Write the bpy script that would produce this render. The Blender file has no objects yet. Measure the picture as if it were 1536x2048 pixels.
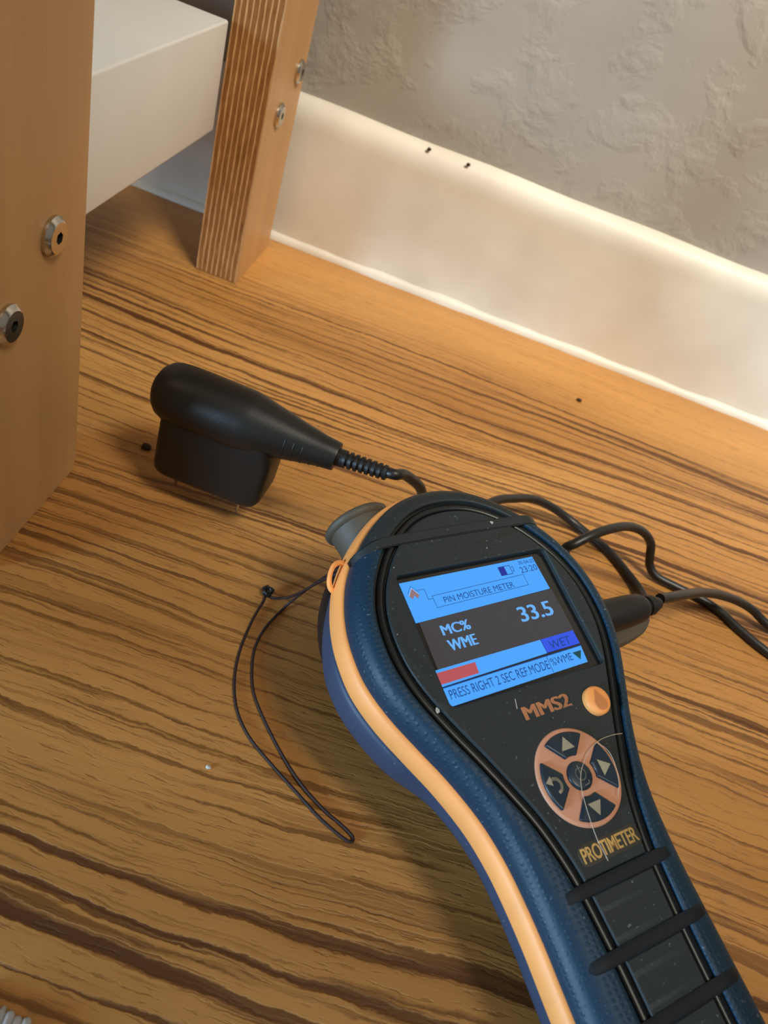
import bpy, bmesh, math, random
from mathutils import Vector, Matrix
random.seed(7)
scene = bpy.context.scene
COL = scene.collection

# ------------------------------------------------------------------ camera
cam_d = bpy.data.cameras.new('camera'); cam = bpy.data.objects.new('camera', cam_d); COL.objects.link(cam)
RR = ((0.9364637602852444, 0.34865168122549023, 0.03843996424373143),
      (0.1990279468830698, -0.6183999236958304, 0.760242994530368),
      (0.28883126913810797, -0.7042893862267346, -0.6485005461959452))
cx = [r[0] for r in RR]; cy = [-r[1] for r in RR]; cz = [-r[2] for r in RR]
cam.matrix_world = Matrix(((cx[0], cy[0], cz[0], 0), (cx[1], cy[1], cz[1], 0), (cx[2], cy[2], cz[2], 0.23), (0, 0, 0, 1)))
cam_d.sensor_fit = 'VERTICAL'; cam_d.sensor_height = 36; cam_d.lens = 36 * 1555 / 2048
cam_d.clip_start = 0.01; cam_d.clip_end = 20
cam_d.dof.use_dof = True; cam_d.dof.focus_distance = 0.26; cam_d.dof.aperture_fstop = 18
scene.camera = cam

# ------------------------------------------------------------------ light
scene.view_settings.view_transform = 'Standard'; scene.view_settings.look = 'None'
scene.view_settings.exposure = 0; scene.view_settings.gamma = 1; scene.view_settings.use_curve_mapping = False
w = bpy.data.worlds.new('world'); scene.world = w; w.use_nodes = True
w.node_tree.nodes['Background'].inputs[0].default_value = (1.0, 0.88, 0.74, 1)
w.node_tree.nodes['Background'].inputs[1].default_value = 0.2

def area(name, loc, target, size, power, color, size_y=None):
    l = bpy.data.lights.new(name, 'AREA'); l.energy = power; l.color = color; l.size = size
    if size_y: l.shape = 'RECTANGLE'; l.size_y = size_y
    o = bpy.data.objects.new(name, l); COL.objects.link(o); o.location = loc
    o.rotation_euler = (Vector(target) - Vector(loc)).to_track_quat('-Z', 'Y').to_euler()
    return o
def spot(name, loc, target, power, color, angle, radius):
    l = bpy.data.lights.new(name, 'SPOT'); l.energy = power; l.color = color; l.spot_size = math.radians(angle); l.spot_blend = 1.0
    l.shadow_soft_size = radius
    o = bpy.data.objects.new(name, l); COL.objects.link(o); o.location = loc
    o.rotation_euler = (Vector(target) - Vector(loc)).to_track_quat('-Z', 'Y').to_euler()
    return o
spot('ceiling_lamp', (0.50, -0.10, 1.20), (0.15, 0.75, 0.0), 112, (1.0, 0.93, 0.78), 57, 0.22)
area('cool_side_light', (-1.0, -0.85, 0.27), (0.06, 0.10, 0.04), 0.30, 1.7, (0.46, 0.73, 1.0)).data.spread = math.radians(40)

# ------------------------------------------------------------------ materials
def srgb(r, g, b):
    f = lambda c: (c / 255 / 12.92) if c / 255 <= 0.04045 else ((c / 255 + 0.055) / 1.055) ** 2.4
    return (f(r), f(g), f(b), 1)

class NT:
    def __init__(s, name):
        s.m = bpy.data.materials.new(name); s.m.use_nodes = True; s.t = s.m.node_tree; s.n = s.t.nodes
        s.b = s.n['Principled BSDF']
    def add(s, typ, **kw):
        n = s.n.new(typ)
        for k, v in kw.items(): setattr(n, k, v)
        return n
    def l(s, a, b): s.t.links.new(a, b)
    def coords(s, scale=(1, 1, 1), kind='Object', rot=(0, 0, 0)):
        tc = s.add('ShaderNodeTexCoord'); mp = s.add('ShaderNodeMapping')
        mp.inputs['Scale'].default_value = scale; mp.inputs['Rotation'].default_value = rot
        s.l(tc.outputs[kind], mp.inputs[0]); return mp.outputs[0]
    def noise(s, vec, scale, detail=4, rough=0.5, dist=0.0):
        n = s.add('ShaderNodeTexNoise'); s.l(vec, n.inputs['Vector'])
        n.inputs['Scale'].default_value = scale; n.inputs['Detail'].default_value = detail
        n.inputs['Roughness'].default_value = rough; n.inputs['Distortion'].default_value = dist
        return n.outputs['Fac']
    def ramp(s, fac, stops, interp='LINEAR'):
        r = s.add('ShaderNodeValToRGB'); r.color_ramp.interpolation = interp; e = r.color_ramp.elements
        while len(e) < len(stops): e.new(0.5)
        for i, (p, c) in enumerate(stops):
            e[i].position = p; e[i].color = c if len(c) == 4 else (*c, 1)
        s.l(fac, r.inputs[0]); return r.outputs[0]
    def mix(s, fac, a, b, blend='MIX'):
        m = s.add('ShaderNodeMix', data_type='RGBA', blend_type=blend)
        for sock, v in ((m.inputs[0], fac), (m.inputs[6], a), (m.inputs[7], b)):
            if hasattr(v, 'is_output'): s.l(v, sock)
            else: sock.default_value = v
        return m.outputs[2]
    def math(s, op, a, b=0.0, c=0.0):
        m = s.add('ShaderNodeMath', operation=op)
        for sock, v in zip(m.inputs, (a, b, c)):
            if hasattr(v, 'is_output'): s.l(v, sock)
            else: sock.default_value = v
        return m.outputs[0]
    def bump(s, h, strength, dist=0.001):
        b = s.add('ShaderNodeBump'); b.inputs['Strength'].default_value = strength; b.inputs['Distance'].default_value = dist
        s.l(h, b.inputs['Height']); s.l(b.outputs[0], s.b.inputs['Normal'])
    def set(s, color=None, rough=None, metal=None, spec=None):
        for k, v in (('Base Color', color), ('Roughness', rough), ('Metallic', metal), ('Specular IOR Level', spec)):
            if v is None: continue
            if hasattr(v, 'is_output'): s.l(v, s.b.inputs[k])
            else: s.b.inputs[k].default_value = v

def plain(name, c, rough=0.5, metal=0.0, noise_amt=0.08, bump=0.0, bscale=1500, spec=None):
    t = NT(name); v = t.coords()
    f = t.noise(v, 60, 4)
    dark = tuple(x * (1 - noise_amt * 2) for x in c[:3]) + (1,); lite = tuple(min(1, x * (1 + noise_amt * 2)) for x in c[:3]) + (1,)
    t.set(t.ramp(f, [(0.3, dark), (0.7, lite)]), rough, metal, spec)
    if bump: t.bump(t.noise(v, bscale, 3), bump, 0.0003)
    return t.m

def emit(name, c, strength=1.0):
    t = NT(name); t.b.inputs['Base Color'].default_value = (0.01, 0.01, 0.012, 1); t.b.inputs['Roughness'].default_value = 0.8; t.b.inputs['Specular IOR Level'].default_value = 0.08
    t.b.inputs['Emission Color'].default_value = c; t.b.inputs['Emission Strength'].default_value = strength
    return t.m

def wood_floor():
    t = NT('wood_floor')
    tc = t.add('ShaderNodeTexCoord'); sep = t.add('ShaderNodeSeparateXYZ'); t.l(tc.outputs['Object'], sep.inputs[0])
    X, Y = sep.outputs[0], sep.outputs[1]
    # slow drift of the grain sideways
    def vec(ax, ay, z=0.0):
        c = t.add('ShaderNodeCombineXYZ')
        t.l(t.math('MULTIPLY', X, ax), c.inputs[0])
        t.l(ay if hasattr(ay, 'is_output') else t.math('MULTIPLY', Y, ay), c.inputs[1]); c.inputs[2].default_value = z
        return c.outputs[0]
    drift = t.math('MULTIPLY', t.math('SUBTRACT', t.noise(vec(2.2, 5.0, 3.1), 1, 2), 0.5), 0.050)
    fine = t.math('MULTIPLY', t.math('SUBTRACT', t.noise(vec(45, 90, 1.7), 1, 3), 0.5), 0.0034)
    jag = t.math('MULTIPLY', t.math('SUBTRACT', t.noise(vec(260, 700, 4.4), 1, 3, 0.6), 0.5), 0.0016)
    Yw = t.math('ADD', t.math('ADD', t.math('ADD', Y, drift), fine), jag)
    # main growth rings: stretched noise along the grain
    Ym = t.math('ADD', t.math('MULTIPLY', Yw, 105), t.math('MULTIPLY', t.math('MULTIPLY', Yw, Yw), 270))
    g1 = t.noise(vec(2.2, Ym, 5.0), 1, 3, 0.6)
    g2 = t.noise(vec(7.0, t.math('MULTIPLY', Ym, 2.0), 9.0), 1, 3, 0.6)
    pores = t.noise(vec(95, t.math('MULTIPLY', Yw, 950), 2.0), 1, 2, 0.5)
    dens = t.noise(vec(1.6, t.math('MULTIPLY', Yw, 16), 7.7), 1, 2, 0.5)
    body = t.ramp(t.noise(vec(3, 14, 4.0), 1, 4), [(0.3, srgb(164, 112, 54)), (0.7, srgb(200, 145, 80))])
    rings = t.ramp(g1, [(0.38, (1, 1, 1)), (0.43, (0.8, 0.8, 0.8)), (0.47, (0, 0, 0))])
    rings2 = t.ramp(g2, [(0.37, (1, 1, 1)), (0.46, (0, 0, 0))])
    dm = t.ramp(dens, [(0.36, (0.15, 0.15, 0.15)), (0.5, (1, 1, 1))])
    # the quiet board edge beside the skirting
    quiet = t.ramp(Y, [(0.0, (1, 1, 1)), (1.0, (1, 1, 1))])
    edge = t.math('SUBTRACT', 1.0, t.math('SMOOTH_MIN', 1.0, t.math('MAXIMUM', t.math('MULTIPLY', t.math('SUBTRACT', Yw, 0.412), 40), 0.0), 0.1))
    m1 = t.math('MULTIPLY', t.math('MULTIPLY', rings, dm), t.math('MAXIMUM', edge, 0.12))
    m2 = t.math('MULTIPLY', t.math('MULTIPLY', rings2, 0.75), t.math('MAXIMUM', edge, 0.25))
    c = t.mix(m1, body, srgb(88, 50, 14))
    c = t.mix(m2, c, srgb(98, 58, 20))
    pm = t.ramp(pores, [(0.30, (1, 1, 1)), (0.42, (0, 0, 0))])
    c = t.mix(t.math('MULTIPLY', pm, 0.35), c, srgb(84, 50, 20))
    t.set(c, t.math('MULTIPLY_ADD', m1, 0.15, 0.42), 0.0, 0.4)
    h = t.math('SUBTRACT', t.math('MULTIPLY', g2, 0.5), t.math('MULTIPLY', m1, 0.8))
    h = t.math('SUBTRACT', h, t.math('MULTIPLY', pm, 0.35))
    t.bump(h, 0.55, 0.0006)
    return t.m

def wall_plaster():
    t = NT('wall_plaster'); v = t.coords()
    n1 = t.noise(v, 14, 4); n2 = t.noise(v, 38, 5, 0.55, 0.25)
    c = t.ramp(n1, [(0.3, srgb(152, 144, 134)), (0.7, srgb(164, 156, 145))])
    t.set(c, 0.8, 0, 0.25)
    ridge = t.ramp(n2, [(0.50, (0, 0, 0)), (0.66, (1, 1, 1))])
    t.bump(t.math('ADD', ridge, t.math('MULTIPLY', t.noise(v, 160, 3), 0.25)), 0.32, 0.002)
    return t.m

def painted_white(name, a, b, rough=0.45):
    t = NT(name); v = t.coords()
    c = t.ramp(t.noise(v, 18, 3, 0.45), [(0.3, a), (0.7, b)])
    t.set(c, rough, 0, 0.35); t.bump(t.noise(v, 70, 3), 0.12, 0.001)
    return t.m

def veneer(name, a, b):
    t = NT(name); v = t.coords((40, 40, 2.5))
    c = t.ramp(t.noise(v, 3, 4, 0.5), [(0.3, a), (0.7, b)])
    v2 = t.coords((900, 900, 60)); fl = t.ramp(t.noise(v2, 1, 2), [(0.28, (1, 1, 1)), (0.36, (0, 0, 0))])
    c = t.mix(t.math('MULTIPLY', fl, 0.10), c, srgb(120, 80, 40))
    t.set(c, 0.45, 0, 0.35); return t.m

def ply(name, a, b, sc):
    t = NT(name); v = t.coords((sc, sc, 60)); c = t.ramp(t.noise(v, 2, 5, 0.65), [(0.28, a), (0.72, b)])
    t.set(c, 0.7, 0, 0.2); t.bump(t.noise(v, 3, 4), 0.4, 0.0006); return t.m

def rubber_shell(name, c, dots=True):
    t = NT(name); v = t.coords()
    vo = t.add('ShaderNodeTexVoronoi'); t.l(v, vo.inputs['Vector']); vo.inputs['Scale'].default_value = 620
    vo.inputs['Randomness'].default_value = 0.2
    bumpy = t.ramp(vo.outputs['Distance'], [(0.05, (1, 1, 1)), (0.42, (0, 0, 0))])
    sp = t.ramp(t.noise(v, 900, 2), [(0.70, (0, 0, 0)), (0.76, (1, 1, 1))])
    base = t.mix(t.noise(v, 35, 3), tuple(x * 0.85 for x in c[:3]) + (1,), tuple(x * 1.15 for x in c[:3]) + (1,))
    t.set(t.mix(t.math('MULTIPLY', sp, 0.35), base, srgb(150, 165, 175)), 0.5, 0, 0.3)
    t.bump(bumpy if dots else t.noise(v, 1200, 3), 0.5 if dots else 0.2, 0.00022)
    return t.m

M = dict(
    floor=wood_floor(), wall=wall_plaster(),
    skirting=painted_white('skirting_paint', srgb(205, 196, 182), srgb(224, 217, 204)),
    rail=painted_white('rail_white', srgb(224, 223, 219), srgb(230, 229, 226), 0.4),
    veneer=veneer('birch_veneer', srgb(184, 140, 92), srgb(194, 150, 100)),
    ply_brown=ply('ply_brown', srgb(122, 76, 34), srgb(160, 108, 58), 260),
    ply_pale=ply('ply_pale', srgb(186, 136, 84), srgb(214, 168, 116), 260),
    steel=plain('zinc_steel', srgb(205, 202, 192), 0.2, 1.0, 0.02),
    steel_dark=plain('socket_steel', srgb(80, 76, 66), 0.4, 0.8, 0.02),
    shell=rubber_shell('shell_blue', srgb(14, 46, 66)),
    panel=rubber_shell('panel_slate', srgb(36, 43, 45), False),
    lower=rubber_shell('lower_shell_slate', srgb(50, 62, 84), False),
    core=plain('groove_gloss', srgb(10, 14, 20), 0.36, 0, 0.02),
    bar=plain('grip_bar_rubber', srgb(13, 20, 28), 0.6, 0, 0.05, spec=0.3),
    black=plain('black_rubber', srgb(22, 21, 20), 0.5, 0, 0.05, 0.1, spec=0.4),
    probe=plain('probe_plastic', srgb(24, 22, 19), 0.42, 0, 0.05, 0.1, spec=0.45),
    cable=plain('cable_black', srgb(26, 24, 23), 0.42, 0, 0.05, spec=0.5),
    cover=plain('cover_rubber', srgb(74, 66, 54), 0.6, 0, 0.05, 0.15),
    orange=plain('orange_rubber', srgb(240, 158, 86), 0.5, 0, 0.04, 0.08, spec=0.4),
    orange_dark=plain('orange_relief', srgb(196, 122, 66), 0.5, 0, 0.06),
    salmon=plain('salmon_plastic', srgb(196, 138, 108), 0.5, 0, 0.04),
    print_orange=plain('orange_print', srgb(172, 112, 74), 0.6, 0, 0.12),
    gold=plain('gold_print', srgb(190, 150, 86), 0.4, 0.2, 0.2),
    umber=plain('umber_plate', srgb(44, 40, 32), 0.5, 0, 0.1),
    key=plain('key_rubber', srgb(22, 40, 52), 0.35, 0, 0.05, spec=0.5),
    key_print=plain('key_print', srgb(150, 142, 120), 0.6, 0, 0.08),
    key_grey=plain('key_grey_print', srgb(104, 106, 100), 0.6, 0, 0.08),
    glass=plain('display_glass', srgb(22, 22, 24), 0.15, 0, 0.02),
    cord=plain('cord_thread', srgb(40, 16, 12), 0.7, 0, 0.1),
    dirt=plain('dirt_crumb', srgb(56, 30, 18), 0.8, 0, 0.1),
    hair=plain('pale_hair', srgb(190, 172, 148), 0.5, 0, 0.05),
    lint=plain('pale_lint', srgb(196, 196, 190), 0.9, 0, 0.05),
    cloth=plain('white_cloth', srgb(196, 198, 200), 0.9, 0, 0.08, 0.4),
    pin=plain('pin_steel', srgb(200, 190, 176), 0.25, 1, 0.02),
    e_dark=emit('display_dark', srgb(66, 63, 64)), e_blue=emit('display_blue', srgb(76, 164, 252)),
    e_txt=emit('display_text_blue', srgb(104, 176, 248)), e_navy=emit('display_navy', srgb(20, 66, 132)),
    e_red=emit('display_red', srgb(182, 84, 88)), e_wet=emit('display_wet', srgb(50, 84, 226)),
    e_ind=emit('display_indigo', srgb(36, 44, 150)), e_green=emit('display_green', srgb(24, 74, 74)),
    e_brown=emit('display_brown', srgb(142, 116, 120)), e_white=emit('display_white', srgb(160, 190, 240)),
)

# ------------------------------------------------------------------ mesh helpers
def finish(name, bm, mat, parent=None, smooth=35, recalc=True):
    if recalc: bmesh.ops.recalc_face_normals(bm, faces=bm.faces)
    me = bpy.data.meshes.new(name); bm.to_mesh(me); bm.free()
    for m in (mat if isinstance(mat, (list, tuple)) else [mat]): me.materials.append(M[m])
    if smooth:
        me.polygons.foreach_set('use_smooth', [True] * len(me.polygons)); me.set_sharp_from_angle(angle=math.radians(smooth))
    o = bpy.data.objects.new(name, me); COL.objects.link(o)
    if parent: o.parent = parent
    return o

def tag(o, label=None, cat=None, group=None, kind=None):
    for k, v in (('label', label), ('category', cat), ('group', group), ('kind', kind)):
        if v: o[k] = v
    return o

def box(bm, x0, x1, y0, y1, z0, z1, bev=0.0, seg=2):
    r = bmesh.ops.create_cube(bm, size=1.0); vs = r['verts']
    for v in vs:
        v.co = Vector((x0 if v.co.x < 0 else x1, y0 if v.co.y < 0 else y1, z0 if v.co.z < 0 else z1))
    if bev:
        es = list({e for v in vs for e in v.link_edges})
        bmesh.ops.bevel(bm, geom=es, offset=bev, segments=seg, profile=0.5, affect='EDGES')

def loft(bm, loops, close=True, cap0=False, cap1=False, mi=0):
    rows = [[bm.verts.new(p) for p in lp] for lp in loops]
    n = len(rows[0])
    for a, b in zip(rows, rows[1:]):
        for i in range(n if close else n - 1):
            j = (i + 1) % n
            f = bm.faces.new((a[i], a[j], b[j], b[i])); f.material_index = mi
    if cap0: bm.faces.new(rows[0][::-1]).material_index = mi
    if cap1: bm.faces.new(rows[-1]).material_index = mi
    return rows

def catmull(pts, n=12, closed=False):
    P = [Vector(p) for p in pts]; out = []; N = len(P)
    rng = range(N) if closed else range(N - 1)
    for i in rng:
        if closed: a, b, c, d = P[i - 1], P[i], P[(i + 1) % N], P[(i + 2) % N]
        else:
            b, c = P[i], P[i + 1]; a = P[i - 1] if i else b * 2 - c; d = P[i + 2] if i + 2 < N else c * 2 - b
        for k in range(n):
            t = k / n
            out.append(0.5 * ((2 * b) + (c - a) * t + (2 * a - 5 * b + 4 * c - d) * t * t + (3 * b - a - 3 * c + d) * t ** 3))
    if not closed: out.append(P[-1].copy())
    return out

def tube(bm, path, rad, seg=12, caps=True, mi=0):
    """sweep a circle of radius rad (number or function of 0..1) along path"""
    path = [Vector(p) for p in path]; n = len(path); rows = []
    t0 = (path[1] - path[0]).normalized(); nrm = t0.orthogonal().normalized()
    for i, p in enumerate(path):
        t = (path[min(i + 1, n - 1)] - path[max(i - 1, 0)]).normalized()
        nrm = (nrm - t * nrm.dot(t)).normalized(); bi = t.cross(nrm)
        r = rad(i / (n - 1)) if callable(rad) else rad
        rows.append([p + nrm * (r * math.cos(2 * math.pi * k / seg)) + bi * (r * math.sin(2 * math.pi * k / seg)) for k in range(seg)])
    loft(bm, rows, True, caps, caps, mi)

def lathe(bm, prof, origin, axis, seg=40, mi=0, cap0=True, cap1=True):
    """prof: list of (radius, distance along axis)"""
    axis = Vector(axis).normalized(); a = axis.orthogonal().normalized(); b = axis.cross(a); o = Vector(origin)
    rows = [[o + axis * h + a * (r * math.cos(2 * math.pi * k / seg)) + b * (r * math.sin(2 * math.pi * k / seg)) for k in range(seg)] for r, h in prof]
    loft(bm, rows, True, cap0, cap1, mi)

def offset(poly, d):
    """offset a 2-D closed polygon outwards (counter-clockwise order) by d"""
    n = len(poly); out = []
    for i in range(n):
        a, b, c = poly[i - 1], poly[i], poly[(i + 1) % n]
        e1 = Vector((b[0] - a[0], b[1] - a[1])); e2 = Vector((c[0] - b[0], c[1] - b[1]))
        if e1.length < 1e-9: e1 = e2
        if e2.length < 1e-9: e2 = e1
        n1 = Vector((e1.y, -e1.x)).normalized(); n2 = Vector((e2.y, -e2.x)).normalized(); m = n1 + n2
        if m.length < 1e-6: m = n1
        m.normalize(); k = max(0.5, m.dot(n1)); dd = d(b) if callable(d) else d
        out.append((b[0] + m.x * dd / k, b[1] + m.y * dd / k))
    return out

def ccw(poly):
    s = sum(poly[i - 1][0] * poly[i][1] - poly[i][0] * poly[i - 1][1] for i in range(len(poly)))
    return list(poly) if s > 0 else list(poly)[::-1]

def fill(bm, loops, w, mi=0):
    es = []
    for lp in loops:
        vs = [bm.verts.new((p[0], p[1], w)) for p in lp]
        es += [bm.edges.new((vs[i - 1], vs[i])) for i in range(len(vs))]
    r = bmesh.ops.triangle_fill(bm, use_beauty=True, use_dissolve=False, edges=es)
    for g in r['geom']:
        if isinstance(g, bmesh.types.BMFace): g.material_index = mi

def plate(bm, poly, w0, w1, bev=0.0, holes=(), mi=0, seg=3):
    """flat plate between heights w0 and w1 with rounded top edges"""
    poly = ccw(poly); rings = [(0.0, w0)]
    if bev:
        for k in range(seg + 1):
            a = k / seg * math.pi / 2; rings.append((-bev * (1 - math.cos(a)), w1 - bev * (1 - math.sin(a))))
    else: rings.append((0.0, w1))
    tops = []
    for lp, sgn in [(poly, 1)] + [(ccw(h), -1) for h in holes]:
        ls = []
        for d, z in rings:
            q = offset(lp, d * sgn) if d else lp
            ls.append([(p[0], p[1], z) for p in q])
        loft(bm, ls, True, mi=mi); tops.append(ls[-1])
    fill(bm, tops, tops[0][0][2], mi)
    bmesh.ops.remove_doubles(bm, verts=bm.verts, dist=1e-7)

def rrect(x0, x1, y0, y1, r, n=5):
    out = []
    for cxx, cyy, a0 in ((x1 - r, y1 - r, 0), (x0 + r, y1 - r, 90), (x0 + r, y0 + r, 180), (x1 - r, y0 + r, 270)):
        for k in range(n + 1):
            a = math.radians(a0 + 90 * k / n); out.append((cxx + r * math.cos(a), cyy + r * math.sin(a)))
    return out

def rpoly(pts, r, n=4):
    """round the corners of a polygon"""
    out = []; N = len(pts)
    for i in range(N):
        a, b, c = (Vector(pts[i - 1]), Vector(pts[i]), Vector(pts[(i + 1) % N]))
        d1 = (a - b); d2 = (c - b); rr = min(r, d1.length * .45, d2.length * .45)
        p = b + d1.normalized() * rr; q = b + d2.normalized() * rr
        for k in range(n + 1):
            t = k / n; out.append(tuple((1 - t) ** 2 * p + 2 * t * (1 - t) * b + t * t * q))
    return out

_fc = {}
def text_polys(txt, bold=0.0, shear=0.0, spacing=1.0):
    cu = bpy.data.curves.new('lettering_source', 'FONT'); cu.body = txt; cu.size = 1; cu.offset = bold; cu.shear = shear
    cu.space_character = spacing; cu.resolution_u = 4; cu.fill_mode = 'FRONT'
    o = bpy.data.objects.new('lettering_source', cu); COL.objects.link(o)
    dg = bpy.context.evaluated_depsgraph_get(); me = o.evaluated_get(dg).to_mesh()
    vs = [v.co.copy() for v in me.vertices]; fs = [tuple(p.vertices) for p in me.polygons]
    o.evaluated_get(dg).to_mesh_clear(); bpy.data.objects.remove(o); bpy.data.curves.remove(cu)
    return vs, fs

def text(bm, txt, x0, x1, y0, y1, w, dx=0.0, bold=0.02, slant=0.0, mi=0, spacing=1.0, w1=None):
    """fit lettering into the box x0..x1, y0..y1 at height w (rises by dx across its width)"""
    vs, fs = text_polys(txt, bold, 0.0, spacing)
    ax, bx = min(v.x for v in vs), max(v.x for v in vs); ay, by = min(v.y for v in vs), max(v.y for v in vs)
    def m(v, z):
        s = (v.x - ax) / (bx - ax); t = (v.y - ay) / (by - ay)
        return (x0 + (x1 - x0) * s + slant * t, y0 + (y1 - y0) * t + dx * s, z)
    bv = [bm.verts.new(m(v, w)) for v in vs]; top = []
    for f in fs:
        try: fc = bm.faces.new([bv[i] for i in f]); fc.material_index = mi; top.append(fc)
        except ValueError: pass
    if w1 is not None:
        r = bmesh.ops.extrude_face_region(bm, geom=top)
        for g in r['geom']:
            if isinstance(g, bmesh.types.BMVert): g.co.z = w1
            if isinstance(g, bmesh.types.BMFace): g.material_index = mi

def flat(bm, pts, w, mi=0, th=0.00003):
    vs = [bm.verts.new((p[0], p[1], w)) for p in ccw(pts)]; f = bm.faces.new(vs); f.material_index = mi

def stroke(bm, pts, wd, w, mi=0, closed=False):
    P = [Vector(p) for p in pts]; n = len(P)
    for i in range(n if closed else n - 1):
        a, b = P[i], P[(i + 1) % n]; d = (b - a).normalized() * wd / 2; s = Vector((-d.y, d.x))
        flat(bm, [a - d + s, a - d - s, b + d - s, b + d + s], w, mi)

# ------------------------------------------------------------------ setting
bm = bmesh.new(); box(bm, -1.6, 1.8, -1.2, 0.506, -0.02, 0.0); tag(finish('floor', bm, 'floor', smooth=0), 'oak-look wooden floor with dark grain running along the wall', kind='structure')
bm = bmesh.new(); box(bm, -1.6, 1.8, 0.506, 0.60, -0.02, 2.2); tag(finish('wall_back', bm, 'wall', smooth=0), 'grey-beige plastered wall with trowel marks', kind='structure')
prof = [(0.507, 0.0), (0.4952, 0.0), (0.4952, 0.074), (0.4954, 0.078), (0.4962, 0.0815), (0.4976, 0.0845), (0.4996, 0.087), (0.5020, 0.0885), (0.5045, 0.0892), (0.507, 0.0894)]
bm = bmesh.new()
nx = 170; rows = []
for i in range(nx + 1):
    x = -1.5 + 3.2 * i / nx
    rows.append([(x, y + (0.0003 * math.sin(x * 37) + 0.0002 * math.sin(x * 91) if 0 < k < 9 else 0), z + (0.0004 * math.sin(x * 60 + 1) if k > 6 else 0)) for k, (y, z) in enumerate(prof)])
loft(bm, rows, True, True, True)
skirt = tag(finish('baseboard_back', bm, 'skirting', smooth=50), 'cream painted skirting board with a rounded top edge', kind='structure')
bm = bmesh.new(); rows = []
nx = 500
for i in range(nx + 1):
    x = -1.0 + 2.2 * i / nx; r = 0.0042 + 0.0003 * math.sin(x * 130) + 0.00035 * math.sin(x * 47 + 2) + random.uniform(-.00012, .00012)
    rows.append([(x, 0.4960, -0.0005)] + [(x, 0.4960 - r * math.cos(a), r * 1.15 * math.sin(a)) for a in [j / 6 * math.pi / 2 for j in range(7)]])
loft(bm, rows, True, True, True)
finish('caulk_bead', bm, 'skirting', skirt, 60)

# ------------------------------------------------------------------ plywood furniture with white rail
frame = bpy.data.objects.new('furniture_frame', None); COL.objects.link(frame); frame.location = (-0.125, 0.3, 0)
tag(frame, 'piece of furniture with plywood legs, zinc bolts and a white rail beside the skirting', 'furniture')
def chrome_bolt(parent, x, y, z, turn, big=1.0):
    bm = bmesh.new()
    lathe(bm, [(0.0061 * big, -0.0002), (0.0063 * big, 0.0003), (0.0063 * big, 0.0012), (0.0059 * big, 0.0016), (0.0054 * big, 0.0022), (0.0050 * big, 0.0025), (0.0048 * big, 0.0026)], (x, y, z), (1, 0, 0), 40, 0, True, False)
    # top face with hexagonal socket
    n = 42; outer = []; inner = []
    for k in range(n):
        a = 2 * math.pi * k / n; outer.append((x + 0.0026, y + 0.0048 * big * math.cos(a), z + 0.0048 * big * math.sin(a)))
        h = 0.0017 / max(abs(math.cos((a + turn) - round((a + turn) / (math.pi / 3)) * math.pi / 3)), 0.5)
        inner.append((x + 0.0026, y + h * math.cos(a), z + h * math.sin(a)))
    loft(bm, [outer, inner], True, mi=0)
    loft(bm, [inner, [(x + 0.0006, p[1], p[2]) for p in inner]], True, False, True, mi=1)
    bmesh.ops.remove_doubles(bm, verts=bm.verts, dist=1e-6)
    o = finish('bolt', bm, ['steel', 'steel_dark'], parent, 30); o.location = -parent_loc(parent)
    return o
def parent_loc(p):
    v = Vector((0, 0, 0))
    while p: v += p.location; p = p.parent
    return v
def plywood_leg(y0, y1, bolts, label):
    leg = bpy.data.objects.new('leg', None); COL.objects.link(leg); leg.parent = frame; leg.location = Vector((-0.1248, (y0 + y1) / 2, 0)) - frame.location
    leg['label'] = label
    L = parent_loc(leg)
    xs = [-0.1371]; kinds = []
    for k in range(8): xs += [xs[-1] + 0.0007, xs[-1] + 0.00296]; kinds += ['ply_pale', 'ply_brown']
    xs.append(-0.1125); kinds.append('veneer')
    rnd = random.Random(int(y0 * 1000))
    nz = 90; zs = [0.0004 + 0.62 * i / nz for i in range(nz + 1)]
    wob = []
    for k in range(len(xs)):
        ph = [rnd.uniform(0, 6.28) for _ in range(3)]
        wob.append([0.0 if k in (0, len(xs) - 1) else 0.00010 * math.sin(z * 240 + ph[0]) + 0.00010 * math.sin(z * 610 + ph[1]) + rnd.uniform(-.00007, .00007) for z in zs])
    for k, kd in enumerate(kinds):
        bm = bmesh.new(); d = 0.00012 if kd == 'ply_pale' else 0.0
        if kd == 'veneer': d = 0.00005
        rows = []
        for i, z in enumerate(zs):
            c = 0.0022 * max(0.0, 1 - z / 0.003) ** 2
            rows.append([(xs[k] + wob[k][i], y0 - d + c * .4, z), (xs[k + 1] + wob[k + 1][i], y0 - d + c * .4, z), (xs[k + 1] + wob[k + 1][i], y1 + d - c, z), (xs[k] + wob[k][i], y1 + d - c, z)])
        loft(bm, rows, True, True, True)
        bmesh.ops.translate(bm, verts=bm.verts, vec=-L)
        finish('ply', bm, kd, leg, 0)
    for (y, z, t) in bolts: chrome_bolt(leg, -0.1125, y, z, t)
plywood_leg(0.165, 0.228, [(0.2072, 0.1093, 0.3), (0.1826, 0.0912, 0.8)], 'plywood leg nearest the left edge of the photo')
plywood_leg(0.4178, 0.4812, [(0.4413, 0.0921, 0.1), (0.4667, 0.1097, 0.6)], 'plywood leg standing against the skirting')
bm = bmesh.new(); box(bm, -0.345, -0.1372, 0.185, 0.4140, 0.0812, 0.1330, 0.0012, 3)
o = finish('rail', bm, 'rail', frame, 40); o.location = -frame.location; o['label'] = 'white painted rail'

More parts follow.
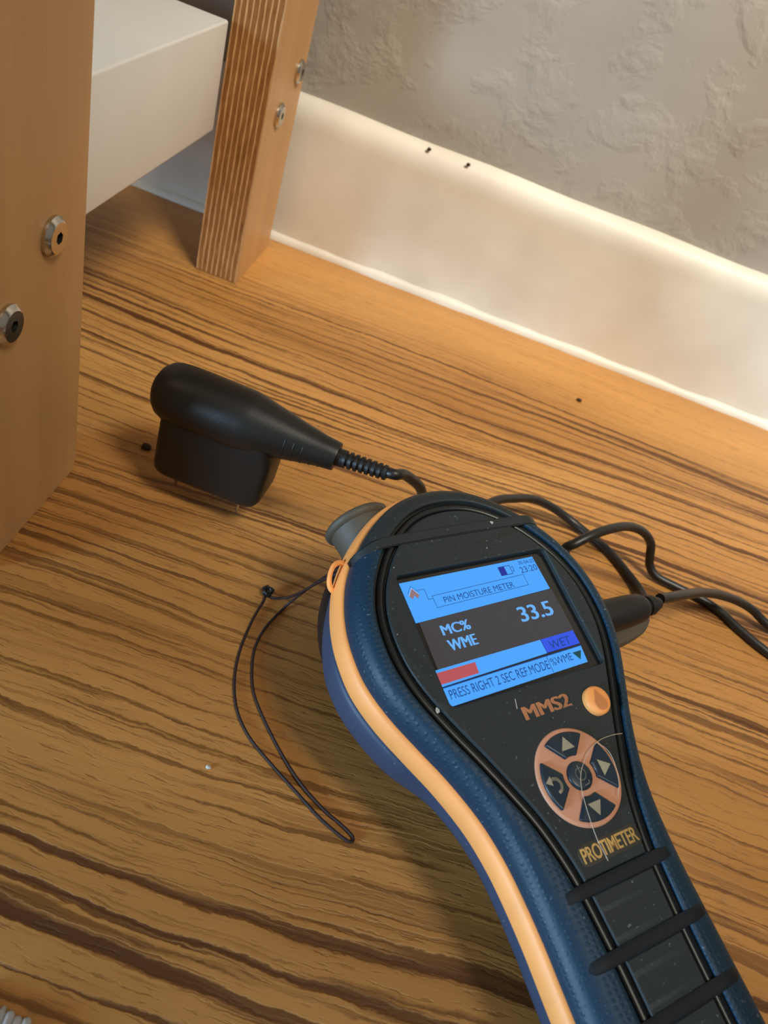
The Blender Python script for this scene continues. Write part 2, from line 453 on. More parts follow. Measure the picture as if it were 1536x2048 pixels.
# ------------------------------------------------------------------ moisture meter
P0 = Vector((0.053474956991009636, 0.16639404865406832, 0.06))
U = Vector((0.7859706125823634, 0.6179470240486851, 0.01979069544706031))
V = Vector((-0.6092102372656767, 0.7686063200829119, 0.19521068500290242))
N = Vector((0.10541860826060216, -0.16548655594331038, 0.9805616333685605))
BASE = 0.0585
root = bpy.data.objects.new('moisture_meter', None); COL.objects.link(root)
o3 = P0 - N * BASE
root.matrix_world = Matrix(((U.x, V.x, N.x, o3.x), (U.y, V.y, N.y, o3.y), (U.z, V.z, N.z, o3.z), (0, 0, 0, 1)))
tag(root, 'handheld moisture meter with lit blue screen, slate-blue shell and orange band on the floor', 'meter')
K = 0.001; UC = 2.5
def part(name, bm, mat, parent=root, smooth=35, recalc=True):
    """meter parts are modelled in millimetres from the face centre"""
    for v in bm.verts: v.co = Vector((v.co.x * K, v.co.y * K, v.co.z * K + BASE))
    return finish(name, bm, mat, parent, smooth, recalc)
half = [(0, 54.5), (13, 52.2), (23.7, 46), (32.5, 38), (39.2, 29.8), (43.4, 21.5), (46, 13), (47, 4.5), (46.5, -5), (43.4, -15.5), (38.5, -26.3), (33.4, -37), (29, -49), (26.7, -60), (25.8, -70.5), (25.5, -82), (25.7, -92), (26, -108), (26, -125), (24.5, -138), (19, -146.5), (10, -150.5), (0, -151.5)]
ghalf = [(0, 44.8), (9, 43.6), (17, 39.9), (25, 33.4), (31, 26), (35, 19), (37.6, 11), (38.4, 2), (37.6, -6.5), (35, -15.5), (30.4, -26), (25.5, -36), (21, -46), (17.3, -55), (14.8, -64), (13.2, -73), (12.4, -84), (11.9, -94), (11.7, -108), (11.5, -122), (10.8, -132), (7.5, -138.5), (4, -140), (0, -140.4)]
def mirror_curve(h, n):
    full = h + [(-x, y) for x, y in h[-2:0:-1]]
    c = catmull([(x, y, 0) for x, y in full], 16, True)
    # resample evenly by index so both curves share a parametrisation per half
    L = [0.0]
    for i in range(len(c)): L.append(L[-1] + (c[(i + 1) % len(c)] - c[i]).length)
    out = []; j = 0
    for k in range(n):
        s = L[-1] * k / n
        while L[j + 1] < s: j += 1
        t = (s - L[j]) / max(1e-9, L[j + 1] - L[j]); p = c[j % len(c)].lerp(c[(j + 1) % len(c)], t)
        out.append((p.x + UC, p.y))
    return out
NO = 360
OUT = ccw(mirror_curve(half, NO)); GRV = ccw(mirror_curve(ghalf, NO))
# align start indices (both begin at the top centre)
def rot_top(p):
    i = max(range(len(p)), key=lambda k: p[k][1]); return p[i:] + p[:i]
OUT = rot_top(OUT); GRV = rot_top(GRV)
G_IN = offset(GRV, -1.8); G_OUT = offset(GRV, 2.1)
def ring(poly, w): return [(p[0], p[1], w) for p in poly]
def lerp2(a, b, t): return [(p[0] + (q[0] - p[0]) * t, p[1] + (q[1] - p[1]) * t) for p, q in zip(a, b)]

# glossy black core that shows in every channel
bm = bmesh.new(); plate(bm, offset(G_OUT, 0.3), -6, -1.5, 0.0, [rrect(-26.3, 34.0, -20.3, 23.9, 1)]); part('channel_core', bm, 'core')
bm = bmesh.new(); loft(bm, [ring(offset(GRV, d_), z_) for d_, z_ in ((-1.3, -1.6), (-1.1, -0.95), (-0.5, -0.6), (0.1, -0.55), (0.7, -0.7), (1.2, -1.1), (1.35, -1.6))])
part('groove_bead', bm, 'core', smooth=80)
# upper shell ring
def crown(t, e=2.3): return -9.0 * (1 - max(0.0, 1 - t ** e) ** (1 / e))
bm = bmesh.new(); loops = [ring(G_OUT, -3.0), ring(G_OUT, -0.5), ring(offset(G_OUT, 0.12), -0.18), ring(offset(G_OUT, 0.4), -0.02)]
base0 = offset(G_OUT, 0.4)
ts = [0.08, 0.2, 0.35, 0.5, 0.62, 0.72, 0.8, 0.87, 0.92, 0.96, 0.985, 1.0]
for t in ts: loops.append(ring(lerp2(base0, OUT, t), crown(t)))
loops.append(ring(offset(OUT, -2), -9.5))
for nm_, mt_, keep in (('upper_shell', 'shell', lambda v_: v_ <= 34.6), ('top_cap', 'panel', lambda v_: v_ > 34.6)):
    b2 = bmesh.new(); loft(b2, loops)
    kill = [f_ for f_ in b2.faces if not keep(f_.calc_center_median().y)]
    bmesh.ops.delete(b2, geom=kill, context='FACES'); part(nm_, b2, mt_, smooth=60)
bm.free()

# face panel pieces inside the channel
ip = G_IN
def clip_poly(lo, hi):
    """part of the inner outline between v=lo and v=hi"""
    R = sorted([p for p in ip if p[0] >= UC and lo < p[1] < hi], key=lambda p: -p[1])
    Lf = sorted([p for p in ip if p[0] < UC and lo < p[1] < hi], key=lambda p: p[1])
    def at(v, side):
        best = None
        for i in range(len(ip)):
            a, b = ip[i - 1], ip[i]
            if (a[1] - v) * (b[1] - v) <= 0 and a[1] != b[1]:
                x = a[0] + (b[0] - a[0]) * (v - a[1]) / (b[1] - a[1])
                if (x - UC) * side > 0: best = x
        return best
    pts = []
    if hi < 43: pts.append((at(hi, 1), hi))
    pts += R
    if lo > -138: pts += [(at(lo, 1), lo), (at(lo, -1), lo)]
    pts += Lf
    if hi < 43: pts.append((at(hi, -1), hi))
    out = [pts[0]]
    for p in pts[1:]:
        if math.hypot(p[0] - out[-1][0], p[1] - out[-1][1]) > 0.15: out.append(p)
    return out
hole = rrect(-25.6, 33.3, -19.6, 23.2, 1.6)
bm = bmesh.new(); plate(bm, clip_poly(-72.6, 33.9), -4, 0.0, 0.55, [hole]); part('face_panel', bm, 'panel')
bm = bmesh.new(); plate(bm, clip_poly(36.9, 60), -4, 0.0, 0.5); part('top_panel', bm, 'panel')
for k in range(4):
    hi = -76.2 - 16.1 * k; lo = hi - 12.9
    bm = bmesh.new(); plate(bm, rpoly(clip_poly(lo, hi)[::3] if False else clip_poly(lo, hi), 0.2, 1), -4, -0.1, 0.5); part('grip_pad', bm, 'panel')
# cap seam strip crossing the head
def strip(v0, v1, lift, depth, name, mat, droop=2.2, end=37.2):
    bm = bmesh.new(); rows = []
    for i in range(81):
        s = -1 + 2 * i / 80; uu = UC + end * s; au = abs(uu - UC)
        g = 27.2; o_ = 37.4
        t = min(1, max(0, (au - g) / (o_ - g))); h = crown(t, 2.3)
        dr = -droop * max(0, (au - 24) / 13) ** 2 if s < 0 else -droop * 0.35 * max(0, (au - 26) / 11) ** 2
        k2 = 0.55 * math.sin((s + 1) * 1.57)
        rows.append([(uu, v0 + dr + k2, h - depth), (uu, v0 + dr + k2, h + lift), (uu, v1 + dr + k2, h + lift), (uu, v1 + dr + k2, h - depth)])
    loft(bm, rows, True, True, True); return part(name, bm, mat, smooth=40)
strip(33.0, 36.8, 0.14, 3.5, 'cap_seam', 'core')
strip(33.45, 36.35, 0.30, 3.2, 'cap_strip', 'panel')
# dark rubber grip bars over the handle
for k in range(5):
    v0 = -74.5 - 16.1 * k
    a, b = (UC - 21.0, UC + 22.5)
    if k == 4: a, b = UC - 20, UC + 20
    bm = bmesh.new(); rows = []
    nseg = 60
    for i in range(nseg + 1):
        uu = a + (b - a) * i / nseg; au = abs(uu - UC); t = min(1, max(0, (au - 14) / (25.6 - 14)))
        e = min(1.0, min(uu - a, b - uu) / 1.7); hw = 1.75 * math.sqrt(max(0.02, 1 - (1 - e) ** 2))
        h = crown(t) + 0.28
        rows.append([(uu, v0 + hw, h - 3.5), (uu, v0 + hw, h - 0.25), (uu, v0 + hw * .75, h), (uu, v0 - hw * .75, h), (uu, v0 - hw, h - 0.25), (uu, v0 - hw, h - 3.5)])
    loft(bm, rows, True, True, True); part('grip_bar', bm, 'bar')

# orange band
def bandoff(w_d): return offset(OUT, w_d)
bm = bmesh.new()
loft(bm, [ring(bandoff(d), z) for d, z in ((-3, -8.8), (0.2, -8.6), (0.9, -8.8), (1.5, -9.5), (2.2, -11.2), (2.5, -12.4), (2.6, -15.2), (2.2, -16.1), (1.2, -16.4), (-3, -16.4))])
band = part('orange_band', bm, 'orange', smooth=50)
# lanyard lug: small bent loop standing off the band
bm = bmesh.new()
lug = catmull([(-34.0, 35.5, -11.5), (-36.5, 36.2, -10.8), (-39.2, 34.8, -10.6), (-41.2, 31.6, -11.5), (-41.2, 29.0, -13), (-39, 27.5, -14.5)], 8)
tube(bm, lug, lambda t: 0.75 + 0.25 * abs(2 * t - 1), 10); part('lanyard_lug', bm, 'orange', band)

# lower shell
def low_off(extra):
    def f(p):
        v = p[1]; k = min(1, max(0, (v + 42) / 20)); k = k * k * (3 - 2 * k)
        kt = 1 - min(1, max(0, (v - 5) / 22))
        return extra + (3.4 * k - 0.2) * (0.25 + 0.75 * kt)
    return f
def low_w(p, deep):
    v = p[1]; k = min(1, max(0, (v + 60) / 30)); k = k * k * (3 - 2 * k)
    return -16 - (deep * (13.5 * (1 - k) + 15.5 * k))
bm = bmesh.new(); loops = []
for ex, dp in ((-2.5, 0.0), (-0.8, 0.02), (0, 0.12), (0.1, 0.35), (0, 0.6), (-0.9, 0.8), (-3.0, 0.93), (-6.5, 1.0)):
    q = offset(OUT, low_off(ex)); loops.append([(p[0], p[1], low_w(o_, dp)) for p, o_ in zip(q, OUT)])
loft(bm, loops)
fill_loop = loops[-1]
cvert = []
rows = [fill_loop, [(UC + (p[0] - UC) * .5, p[1] if p[1] < 20 and p[1] > -130 else (20 + (p[1] - 20) * .5 if p[1] >= 20 else -130 + (p[1] + 130) * .5), p[2]) for p in fill_loop]]
loft(bm, rows)
mid = rows[1]; n = len(mid)
vs = [bm.verts.new(p) for p in mid]
for i in range(1, n // 2 - 1):
    a, b, c_, d_ = vs[i], vs[i + 1], vs[n - i - 1], vs[n - i]
    bm.faces.new((a, b, c_, d_))
bm.faces.new((vs[0], vs[1], vs[n - 1])); bm.faces.new((vs[n // 2 - 1], vs[n // 2], vs[n // 2 + 1]))
bmesh.ops.remove_doubles(bm, verts=bm.verts, dist=1e-4)
part('lower_shell', bm, 'lower', smooth=60)
# round sensor dome on the back
bm = bmesh.new(); lathe(bm, [(38, -26), (42.5, -27), (44, -29), (44.5, -33), (43.8, -38), (41, -43), (37, -48.5), (29, -53.5), (20, -57), (12, -58.2), (4, -58.5)], (UC, 12, 0), (0, 0, 1), 72)
part('sensor_dome', bm, 'black', smooth=50)
# rubber port cover at the head, left of centre
bm = bmesh.new()
def cup(cu, v0, v1, cw, r0, r1, lip):
    pr = [(r0, 0), (r0 + (r1 - r0) * .5, (v1 - v0) * .55), (r1, v1 - v0 - 2.2), (r1 + lip * .75, v1 - v0 - 1.6), (r1 + lip, v1 - v0 - 0.6), (r1 + lip, v1 - v0 + 0.2), (r1 + lip * .6, v1 - v0 + .8), (r1 - 1.2, v1 - v0 + .8), (r1 - 1.6, v1 - v0 - 1.5), (r1 - 2, v1 - v0 - 6)]
    lathe(bm, pr, (cu, v0, cw), (-0.12, 1, 0), 48, 0, True, True)
cup(-15.6, 34, 56.0, -22.5, 9.4, 10.6, 1.4)
part('port_cover', bm, 'cover', smooth=50)
# rubber flap under the plug on the right side
bm = bmesh.new()
plate(bm, rpoly([(42, -10), (72, -9.5), (83, -7.5), (89, -3), (90, 2), (85, 7), (42, 8)], 5), -30, -25, 1.5); part('port_flap', bm, 'cover')

# display window
win = bpy.data.objects.new('display', None); COL.objects.link(win); win.parent = root; win.location = (0, 0, 0)
WD = -1.8
bm = bmesh.new(); plate(bm, rrect(-26.2, 33.9, -20.2, 23.8, 1), -3.9, WD - 0.1); part('display_glass', bm, 'glass', win)
def disp(name, mats, fn):
    bm = bmesh.new(); fn(bm); return part(name, bm, mats, win, 0, False)
TL, TR, BR, BL = (-23.6, 21.6), (28.9, 21.9), (28.9, -17.8), (-24.2, -19.0)
a = 0.05
disp('display_dark_field', 'e_dark', lambda b: flat(b, [(-23.4, 8.0), (29.4, 8.9), (29.6, -7.0), (-23.9, -8.2)], WD))
disp('header_bar', 'e_blue', lambda b: flat(b, [(-24.6, 21.3), (28.3, 21.7), (28.8, 9.1), (-24.6, 7.6)], WD + a))
disp('level_bar', 'e_blue', lambda b: flat(b, [(-24.8, -7.7), (15.2, -6.8), (15.4, -11.5), (-24.8, -12.9)], WD + a))
disp('level_fill', 'e_red', lambda b: flat(b, [(-24.8, -8.6), (-10.9, -8.3), (-11.2, -11.8), (-24.8, -12.2)], WD + 2 * a))
def f(b):
    flat(b, [(15.3, -6.8), (29.2, -6.5), (29.3, -11.2), (15.5, -11.4)], WD + a)
disp('status_box', 'e_wet', f)
disp('status_lettering', 'e_navy', lambda b: text(b, 'WET', 17.6, 26.3, -10.7, -8.0, WD + 2 * a, 0.15, 0.0))
disp('footer_bar', 'e_blue', lambda b: flat(b, [(-24.8, -13.3), (29.2, -12.0), (28.6, -17.6), (-24.8, -19.0)], WD + a))
disp('footer_lettering', 'e_navy', lambda b: (text(b, 'PRESS RIGHT 2 SEC REF.MODE', -23.6, 13.9, -17.1, -14.3, WD + 2 * a, 0.7, -0.002), text(b, '%WME', 15.0, 23.8, -15.9, -13.4, WD + 2 * a, 0.15, -0.002)))
def f(b):
    stroke(b, [(-24.6, -13.25), (29.2, -11.9)], 0.28, WD + 1.5 * a); stroke(b, [(14.5, -12.2), (14.2, -17.6)], 0.2, WD + 2 * a)
    stroke(b, [(15.3, -7.0), (15.4, -11.6)], 0.2, WD + 2 * a)
disp('footer_line', 'e_navy', f)
disp('down_arrow', 'e_green', lambda b: flat(b, [(24.6, -13.5), (28.3, -13.4), (26.4, -16.3)], WD + 2 * a))
disp('title_frame', 'e_navy', lambda b: (stroke(b, [(-15.3, 15.1), (21.2, 16.0), (21.2, 12.0), (-15.3, 11.0)], 0.16, WD + 2 * a, 0, True), stroke(b, [(-19.3, 17.9), (-17.0, 17.8), (-17.1, 14.2), (-15.3, 14.2)], 0.16, WD + 2 * a)))
disp('title_lettering', 'e_navy', lambda b: text(b, 'PIN MOISTURE METER', -11.9, 15.7, 11.9, 14.0, WD + 2 * a, 0.3, -0.002))
disp('home_symbol', ['e_brown', 'e_navy', 'e_white'], lambda b: (flat(b, [(-23.0, 16.4), (-21.2, 18.9), (-19.4, 16.4), (-20.4, 15.2), (-21.2, 16.4), (-22.2, 15.3)], WD + 2 * a, 0), stroke(b, [(-23.2, 17.2), (-21.2, 19.6), (-19.3, 17.2)], 0.14, WD + 3 * a, 1), stroke(b, [(-22.9, 16.7), (-21.2, 19.0), (-19.6, 16.7)], 0.22, WD + 2.5 * a, 2)))
disp('battery_symbol', ['e_ind', 'e_navy'], lambda b: (flat(b, [(12.9, 20.0), (15.3, 20.0), (15.3, 17.1), (12.9, 17.1)], WD + 2 * a, 0), stroke(b, [(12.8, 20.1), (17.5, 20.1), (17.5, 17.0), (12.8, 17.0)], 0.22, WD + 2.5 * a, 1, True), stroke(b, [(17.9, 19.4), (18.5, 19.4), (18.5, 17.8), (17.9, 17.8)], 0.2, WD + 2.5 * a, 1)))
disp('clock_lettering', 'e_navy', lambda b: (text(b, '30-04-25', 21.5, 28.0, 19.6, 20.9, WD + 2 * a, 0.0, 0.0), text(b, '23:20', 20.9, 28.0, 16.5, 18.7, WD + 2 * a, 0.1, -0.002)))
disp('reading_lettering', 'e_txt', lambda b: [(text(b, '33.5', 12.2 + q_, 25.5 + q_, 0.1, 5.3, WD + a + q_ * .03, 0.0, 0.004), text(b, 'MC%', -17.2 + q_, -7.0 + q_, 1.9, 5.2, WD + a + q_ * .03, 0.1, 0.0), text(b, 'WME', -17.0 + q_, -6.9 + q_, -3.3, 0.2, WD + a + q_ * .03, 0.1, 0.0)) for q_ in (-.17, 0, .17)])

# lettering on the face
bm = bmesh.new(); [text(bm, 'MMS2', -3.9 + q_ * .3, 13.4 + q_ * .3, -29.3, -25.3, 0.02 + .004 * q_, 0.2, 0.0, 0.0, 0, 1.0, 0.12 + .004 * q_) for q_ in (-1, 0, 1)]; part('model_lettering', bm, 'print_orange', smooth=0)
plate_bm = bmesh.new(); plate(plate_bm, rrect(-7.6, 14.6, -70.0, -64.4, 2.0), -0.1, 0.10, 0.05)
mk = part('maker_plate', plate_bm, 'umber')
bm = bmesh.new(); text(bm, 'PROTIMETER', -6.6, 13.6, -69.1, -65.2, 0.12, 0.0, 0.012, 0.0, 0, 0.92, 0.22); part('maker_lettering', bm, 'gold', mk, 0)

# round amber button
bm = bmesh.new(); lathe(bm, [(4.5, -0.4), (4.5, 1.2), (4.25, 1.7), (3.6, 2.05), (2.4, 2.2), (0.4, 2.25)], (22.2, -30.2, 0), (0, 0, 1), 44)
btn = part('amber_button', bm, 'orange', smooth=50)
dp = [(22.2, -26.9)] + [(22.2 + 2.3 * math.cos(a_), -31.4 + 2.2 * math.sin(a_)) for a_ in [math.radians(40 - k * 26) for k in range(11)]]
bm = bmesh.new(); plate(bm, rpoly(dp, 0.3, 2), 1.6, 2.42, 0.12); part('droplet_symbol', bm, 'orange_dark', btn)

# keypad
KC = Vector((3.9, -48.2))
bm = bmesh.new(); lathe(bm, [(13.9, -0.3), (13.9, 0.25), (13.6, 0.55), (13.0, 0.62), (0.5, 0.62)], (KC.x, KC.y, 0), (0, 0, 1), 80)
pad = part('keypad', bm, 'salmon', smooth=50)
bm = bmesh.new(); lathe(bm, [(4.1, 0.3), (4.1, 0.9), (3.85, 1.3), (3.3, 1.5), (0.3, 1.55)], (KC.x, KC.y, 0), (0, 0, 1), 44)
k0 = part('key', bm, 'key', pad, 50)
def pt(r, a_): return (KC.x + r * math.cos(math.radians(a_)), KC.y + r * math.sin(math.radians(a_)))
for q, ang in enumerate((90, 0, 270, 180)):
    pts = [pt(12.6, ang + t) for t in range(-33, 34, 6)] + [pt(5.7, ang + t) for t in range(22, -23, -6)]
    bm = bmesh.new(); plate(bm, rpoly(pts, 1.0, 3), 0.3, 1.45, 0.45); part('key', bm, 'key', pad)
    bm = bmesh.new(); c0 = pt(9.1, ang)
    if q < 3:
        tri = [(-2.4, -1.5), (2.4, -1.5), (0, 2.3)]; rr = math.radians(ang - 90)
        flat(bm, [(c0[0] + x * math.cos(rr) - y * math.sin(rr), c0[1] + x * math.sin(rr) + y * math.cos(rr)) for x, y in tri], 1.53)
        part('key_symbol', bm, 'key_print', pad, 0, False)
    else:
        arc = [(c0[0] - 0.4 + 1.9 * math.cos(math.radians(t)), c0[1] - 0.3 + 1.9 * math.sin(math.radians(t))) for t in range(125, -76, -20)]
        stroke(bm, arc, 0.8, 1.53); e = arc[0]
        flat(bm, [(e[0] - 1.7, e[1] - 0.1), (e[0] + 0.5, e[1] + 1.4), (e[0] + 0.4, e[1] - 1.4)], 1.54)
        part('key_symbol', bm, 'key_print', pad, 0, False)
bm = bmesh.new(); stroke(bm, [(KC.x + 1.7 * math.cos(math.radians(t)), KC.y + 0.3 + 1.7 * math.sin(math.radians(t))) for t in range(0, 360, 20)], 0.3, 1.62, 0, True)
stroke(bm, [(KC.x, KC.y + 2.6), (KC.x, KC.y + 0.4)], 0.35, 1.63); stroke(bm, [(KC.x - 0.2, KC.y - 2.9), (KC.x + 1.5, KC.y - 2.7), (KC.x + 1.6, KC.y - 2.0)], 0.3, 1.62)
part('key_symbol', bm, 'key_grey', pad, 0, False)
# pale chips and scratches in the rubber
bm = bmesh.new(); rnd = random.Random(3)
for (cu_, cv_, s_) in ((-30.4, -19.2, 1.0), (17.5, 36.0, 0.9), (-33.0, 5.0, 0.35), (44.5, -3, 0.3), (11, 27, 0.4), (-25, 26, .3)):
    for k in range(5):
        x, y = cu_ + rnd.uniform(-.5, .5) * s_, cv_ + rnd.uniform(-.5, .5) * s_
        flat(bm, [(x + rnd.uniform(.2, .5) * s_ * math.cos(t), y + rnd.uniform(.2, .5) * s_ * math.sin(t)) for t in [0.1, 1.3, 2.5, 3.8, 5.1]], 0.34 if cv_ > 33 else 0.05)
stroke(bm, [(-4.6, -22.5), (-5.4, -25.2)], 0.22, 0.04)
part('chip_mark', bm, 'lint', smooth=0, recalc=False)['kind'] = 'stuff'

# ------------------------------------------------------------------ pin probe with lead
def W(uu, vv, ww): return P0 + U * (uu * K) + V * (vv * K) + N * (ww * K)
D = Vector((0.9965, -0.0838, 0)); Q = Vector((0.0838, 0.9965, 0)); A0 = Vector((-0.0733, 0.2373, 0))
prb = bpy.data.objects.new('pin_probe', None); COL.objects.link(prb); prb.location = A0 + D * 0.014
prb['label'] = 'black pin probe standing on two pins on the floor, with its lead to the meter'; prb['category'] = 'probe'
def ppart(name, bm, mat, parent=prb, smooth=45):
    bmesh.ops.translate(bm, verts=bm.verts, vec=-parent_loc(parent)); return finish(name, bm, mat, parent, smooth)
def S(s, off, z): return A0 + D * (s * K) + Q * (off * K) + Vector((0, 0, z * K))
# blade: rounded block, in the probe plane, with soft sides
bm = bmesh.new()
side = rpoly([(-7.6, 11.5), (38.0, 13.8), (39.5, 40), (34, 48), (-6.6, 48)], 7.0, 6)
side = ccw(side)
rows = []
for off, ins in ((-9.8, 3.0), (-9.5, 1.6), (-8.6, 0.5), (-6.5, 0), (6.5, 0), (8.6, 0.5), (9.5, 1.6), (9.8, 3.0)):
    rows.append([S(p[0], off, p[1]) for p in offset(side, -ins)])
loft(bm, rows, True, True, True); ppart('probe_blade', bm, 'probe')
# barrel and taper
bm = bmesh.new()
prof = [(-14.2, 47, 0.3), (-14.0, 47, 2.5), (-13.3, 47, 5.2), (-11.8, 47, 8.2), (-9.5, 47, 10.4), (-6.5, 47.0, 11.6), (-2, 47.2, 12.0), (6, 47.4, 12.2), (16, 47.7, 12.2), (24, 48.0, 12.1), (27, 48.1, 11.6), (33, 48.3, 10.4), (40, 48.6, 9.0), (48, 48.9, 7.4), (55, 49.2, 6.2), (60, 49.4, 5.7), (61, 49.4, 5.5), (61.2, 49.4, 3.0)]
rows = []
for s, z, r in prof:
    rows.append([S(s, r * math.cos(t), z + r * math.sin(t)) for t in [2 * math.pi * k / 48 for k in range(48)]])
loft(bm, rows, True, True, True); ppart('probe_barrel', bm, 'probe', smooth=50)
# grip ridges on the taper
for k in range(5):
    s = 42 + 3.4 * k; r = 8.75 - 0.2 * (s - 40) + 0.12
    bm = bmesh.new(); arc = [S(s, r * math.cos(t), 48.7 + r * math.sin(t)) for t in [math.radians(150 + 6 * j) for j in range(13)]]
    tube(bm, arc, 0.00032, 8); ppart('grip_ridge', bm, 'probe')
# strain relief with rings
bm = bmesh.new(); pr = [(3.6, 0)]
x = 3.0; pr.append((3.5, x))
while x < 19:
    pr += [(3.5 - x * .03, x), (3.6 - x * .03, x + 1.2), (2.6 - x * .015, x + 1.35), (2.6 - x * .015, x + 2.0)]; x += 2.3
pr += [(3.0, x), (2.9, x + 1.2), (2.2, x + 1.6)]
lathe(bm, [(p[0] * K, p[1] * K) for p in pr], S(60.5, 0, 49.4), (D + Vector((0, 0, 0.12))), 28); ppart('strain_relief', bm, 'cable')
for s in (0, 28):
    bm = bmesh.new(); lathe(bm, [(0.15, 0), (0.55, 2.5), (0.75, 4), (0.75, 13)], (0, 0, 0), (0, 0, 1), 14)
    for v in bm.verts: v.co = S(s, 0, 0) + v.co * K
    ppart('pin', bm, 'pin')
CA = [tuple(S(80, 0, 52.0)), tuple(S(84, 0, 52.8)), (0.014, 0.2357, 0.05), (0.0212, 0.2427, 0.042), (0.0262, 0.2482, 0.032), (0.0347, 0.2499, 0.026), (0.0477, 0.2594, 0.024), (0.0582, 0.2777, 0.022), (0.0686, 0.2903, 0.018), (0.0785, 0.3003, 0.014), (0.0896, 0.3069, 0.009), (0.1025, 0.3088, 0.004), (0.1137, 0.3039, 0.0027), (0.1242, 0.2975, 0.0024), (0.1329, 0.2869, 0.0025), (0.1387, 0.2751, 0.004), (0.137, 0.2602, 0.01), (0.1289, 0.2454, 0.018), (0.1162, 0.2332, 0.024), (0.1063, 0.2382, 0.022), (0.095, 0.2507, 0.022), (0.0906, 0.2572, 0.026)]
CB = [(0.0933, 0.2587, 0.03), (0.0998, 0.2647, 0.033), (0.1081, 0.2733, 0.033), (0.1184, 0.284, 0.03), (0.1289, 0.2916, 0.025), (0.1371, 0.2954, 0.018), (0.1406, 0.2947, 0.011), (0.1433, 0.2939, 0.006), (0.1482, 0.2919, 0.003), (0.1578, 0.2907, 0.0023), (0.1707, 0.2888, 0.0022), (0.1805, 0.2848, 0.0022), (0.1897, 0.2773, 0.0022), (0.2033, 0.2683, 0.0022)]
CX = [(0.2245, 0.2600, 0.0022), (0.2430, 0.2640, 0.0022), (0.2430, 0.2760, 0.0022), (0.2250, 0.2820, 0.0024)]
CC = [(0.1222, 0.2272, 0.0437), (0.1296, 0.2343, 0.041), (0.1402, 0.2457, 0.036), (0.1535, 0.2605, 0.028), (0.1684, 0.2736, 0.02), (0.183, 0.2831, 0.013), (0.1946, 0.2872, 0.008), (0.2054, 0.2856, 0.004)]
bm = bmesh.new(); tube(bm, catmull(CA + CB + CX + CC[::-1], 8), 0.0021, 14); ppart('cable', bm, 'cable')
bm = bmesh.new(); lathe(bm, [(4.2, -8), (4.6, 0), (5.6, 1.0), (6.1, 3), (6.2, 12), (6.0, 24), (5.5, 30.5), (4.6, 32.5), (3.4, 33.2), (3.3, 34.5), (3.9, 34.8), (3.9, 37.2), (3.2, 37.6), (3.1, 39), (2.2, 41.5)], (47, 0, -18), (1, 0, 0), 36)
for v in bm.verts: v.co = W(v.co.x, v.co.y, v.co.z)
ppart('plug', bm, 'black', smooth=40)

# ------------------------------------------------------------------ cord, crumbs, hair, cloth
CORD = [(0.0045, 0.1811, 0.046), (-0.002, 0.1873, 0.03), (-0.0077, 0.1954, 0.012), (-0.0118, 0.1989, 0.003), (-0.0166, 0.1981, 0.001), (-0.0198, 0.1981, 0.001), (-0.0197, 0.1947, 0.001), (-0.0206, 0.1845, 0.0007), (-0.0202, 0.1699, 0.0007), (-0.0177, 0.1574, 0.0007), (-0.0128, 0.1467, 0.0007), (-0.0055, 0.1387, 0.0007), (0.0044, 0.1322, 0.0007), (0.0137, 0.1267, 0.0007), (0.0237, 0.1209, 0.0007), (0.0312, 0.1177, 0.0007), (0.0347, 0.1168, 0.0007), (0.0355, 0.1179, 0.0007), (0.0345, 0.1192, 0.0007), (0.0308, 0.1211, 0.0007), (0.0236, 0.1242, 0.0007), (0.0143, 0.1297, 0.0012), (0.005, 0.1381, 0.0007), (-0.0044, 0.1481, 0.0007), (-0.0104, 0.1562, 0.0007), (-0.0141, 0.1657, 0.0007), (-0.0157, 0.1744, 0.0007), (-0.0148, 0.1847, 0.0007), (-0.0101, 0.197, 0.003), (-0.0022, 0.1899, 0.028), (0.004, 0.1808, 0.048), (0.0052, 0.1803, 0.0485), (0.0045, 0.1811, 0.046)]
KS = 1.35
wc = bpy.data.objects.new('wrist_cord', None); COL.objects.link(wc); wc.location = (-0.0198, 0.1985, 0)
tag(wc, 'thin dark red-brown wrist cord looped on the floor from the orange lug', 'cord')
bm = bmesh.new(); tube(bm, catmull(CORD, 8), 0.00052, 8); bmesh.ops.translate(bm, verts=bm.verts, vec=-wc.location); finish('cord_loop', bm, 'cord', wc, 60)
bm = bmesh.new(); rnd = random.Random(5)
for k in range(9):
    d = Vector((rnd.uniform(-1, 1), rnd.uniform(-1, 1), rnd.uniform(0, .8))) * 0.0011
    p = catmull([Vector((0, 0, 0.0013)) - d, Vector((rnd.uniform(-1, 1), rnd.uniform(-1, 1), rnd.uniform(-.4, 1))) * 0.001 + Vector((0, 0, 0.0015)), Vector((0, 0, .0015)) + d * 1.3], 6)
    tube(bm, [q * KS for q in p], 0.0007, 7)
for k in range(6):
    a_ = rnd.uniform(0, 6.28); tube(bm, [(0, 0, .0012), (0.0016 * math.cos(a_), 0.0016 * math.sin(a_) , 0.0016), (0.0026 * math.cos(a_ + .2), 0.0026 * math.sin(a_ + .2), 0.002)], 0.00012, 5)
bmesh.ops.translate(bm, verts=bm.verts, vec=(0, 0.0005, 0)); finish('knot', bm, 'black', wc, 60)

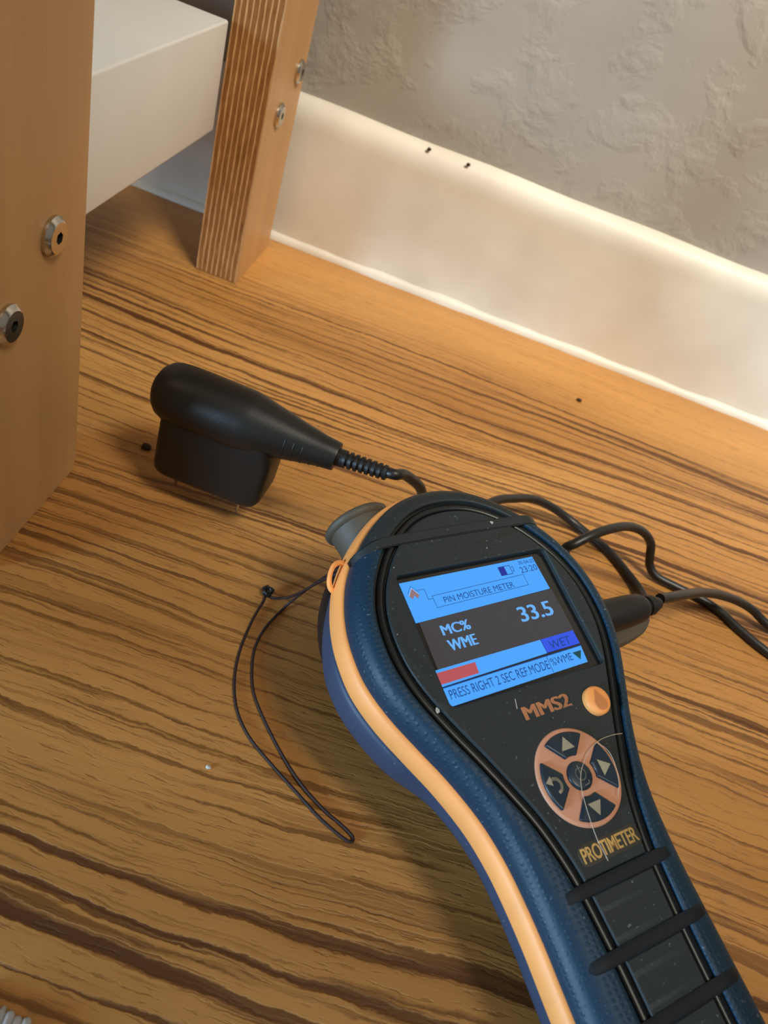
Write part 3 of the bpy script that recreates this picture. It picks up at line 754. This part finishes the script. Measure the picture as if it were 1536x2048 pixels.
def crumb(name, loc, r, mat, label, cat, flatn=0.6, seed=1):
    rnd = random.Random(seed); bm = bmesh.new(); bmesh.ops.create_icosphere(bm, subdivisions=2, radius=1)
    for v in bm.verts:
        v.co *= rnd.uniform(0.75, 1.15); v.co = Vector((v.co.x * r, v.co.y * r * .75, v.co.z * r * flatn))
    o = finish(name, bm, mat, None, 60); o.location = loc; return tag(o, label, cat)
crumb('crumb', (-0.0937, 0.2538, 0.0010), 0.0024, 'dirt', 'dark brown crumb on the floor left of the black probe', 'crumb', seed=1)
crumb('crumb', (0.1078, 0.4343, 0.0007), 0.0019, 'dirt', 'dark brown crumb on the bare floor near the skirting', 'crumb', seed=2)
crumb('crumb', (-0.0327, 0.4973, 0.0896 - .0018), 0.0013, 'dirt', 'left of two tiny black specks on top of the skirting', 'crumb', 0.9, 3)
crumb('crumb', (-0.0074, 0.4973, 0.0896 - .0018), 0.0013, 'dirt', 'right of two tiny black specks on top of the skirting', 'crumb', 0.9, 4)
crumb('lint_speck', (-0.0143, 0.1246, 0.0003), 0.0009, 'lint', 'tiny pale lint speck on the floor left of the cord', 'lint', 0.5, 5)
# pale hair across the keypad
bm = bmesh.new()
hp = catmull([W(x_, y_, 1.65) for x_, y_ in [(24.5, -41.6), (20.9, -41.1), (15.8, -41.2), (10.7, -42.8), (6.7, -45.4), (4.2, -47.6), (2.3, -50.6), (1.0, -54.5), (-0.1, -59.6), (-0.8, -64.8), (-0.6, -68.2), (-0.6, -70.4)]], 8)
tube(bm, hp, 0.00009, 5)
hp = catmull([W(x_, y_, 1.6) for x_, y_ in [(14.1, -41.4), (16.6, -44.5), (16.7, -48.8), (14.9, -53.7), (12.6, -56.6)]], 8); tube(bm, hp, 0.00008, 5)
tag(finish('hair_strand', bm, 'hair', None, 60), 'stray pale hair lying across the keypad of the meter', 'hair')
# white cloth corner at the lower left
bm = bmesh.new()
for k in range(9):
    y = 0.0505 - 0.0001 * k; x = -0.047 + k * 0.0021
    p = catmull([(x, 0.0505 - 0.0005 * abs(k - 4), 0.0006), (x + .0002, 0.048 - .0005 * (k % 2), 0.0016), (x + .0008, 0.043, 0.0025), (x + 0.002, 0.036, 0.003), (x + .003, 0.025, 0.003)], 5)
    tube(bm, p, lambda t: 0.0004 + 0.0008 * min(1, t * 5), 7)
tag(finish('white_cloth', bm, 'cloth', None, 60), 'white ribbed cloth edge at the lower left corner of the photo', 'cloth')
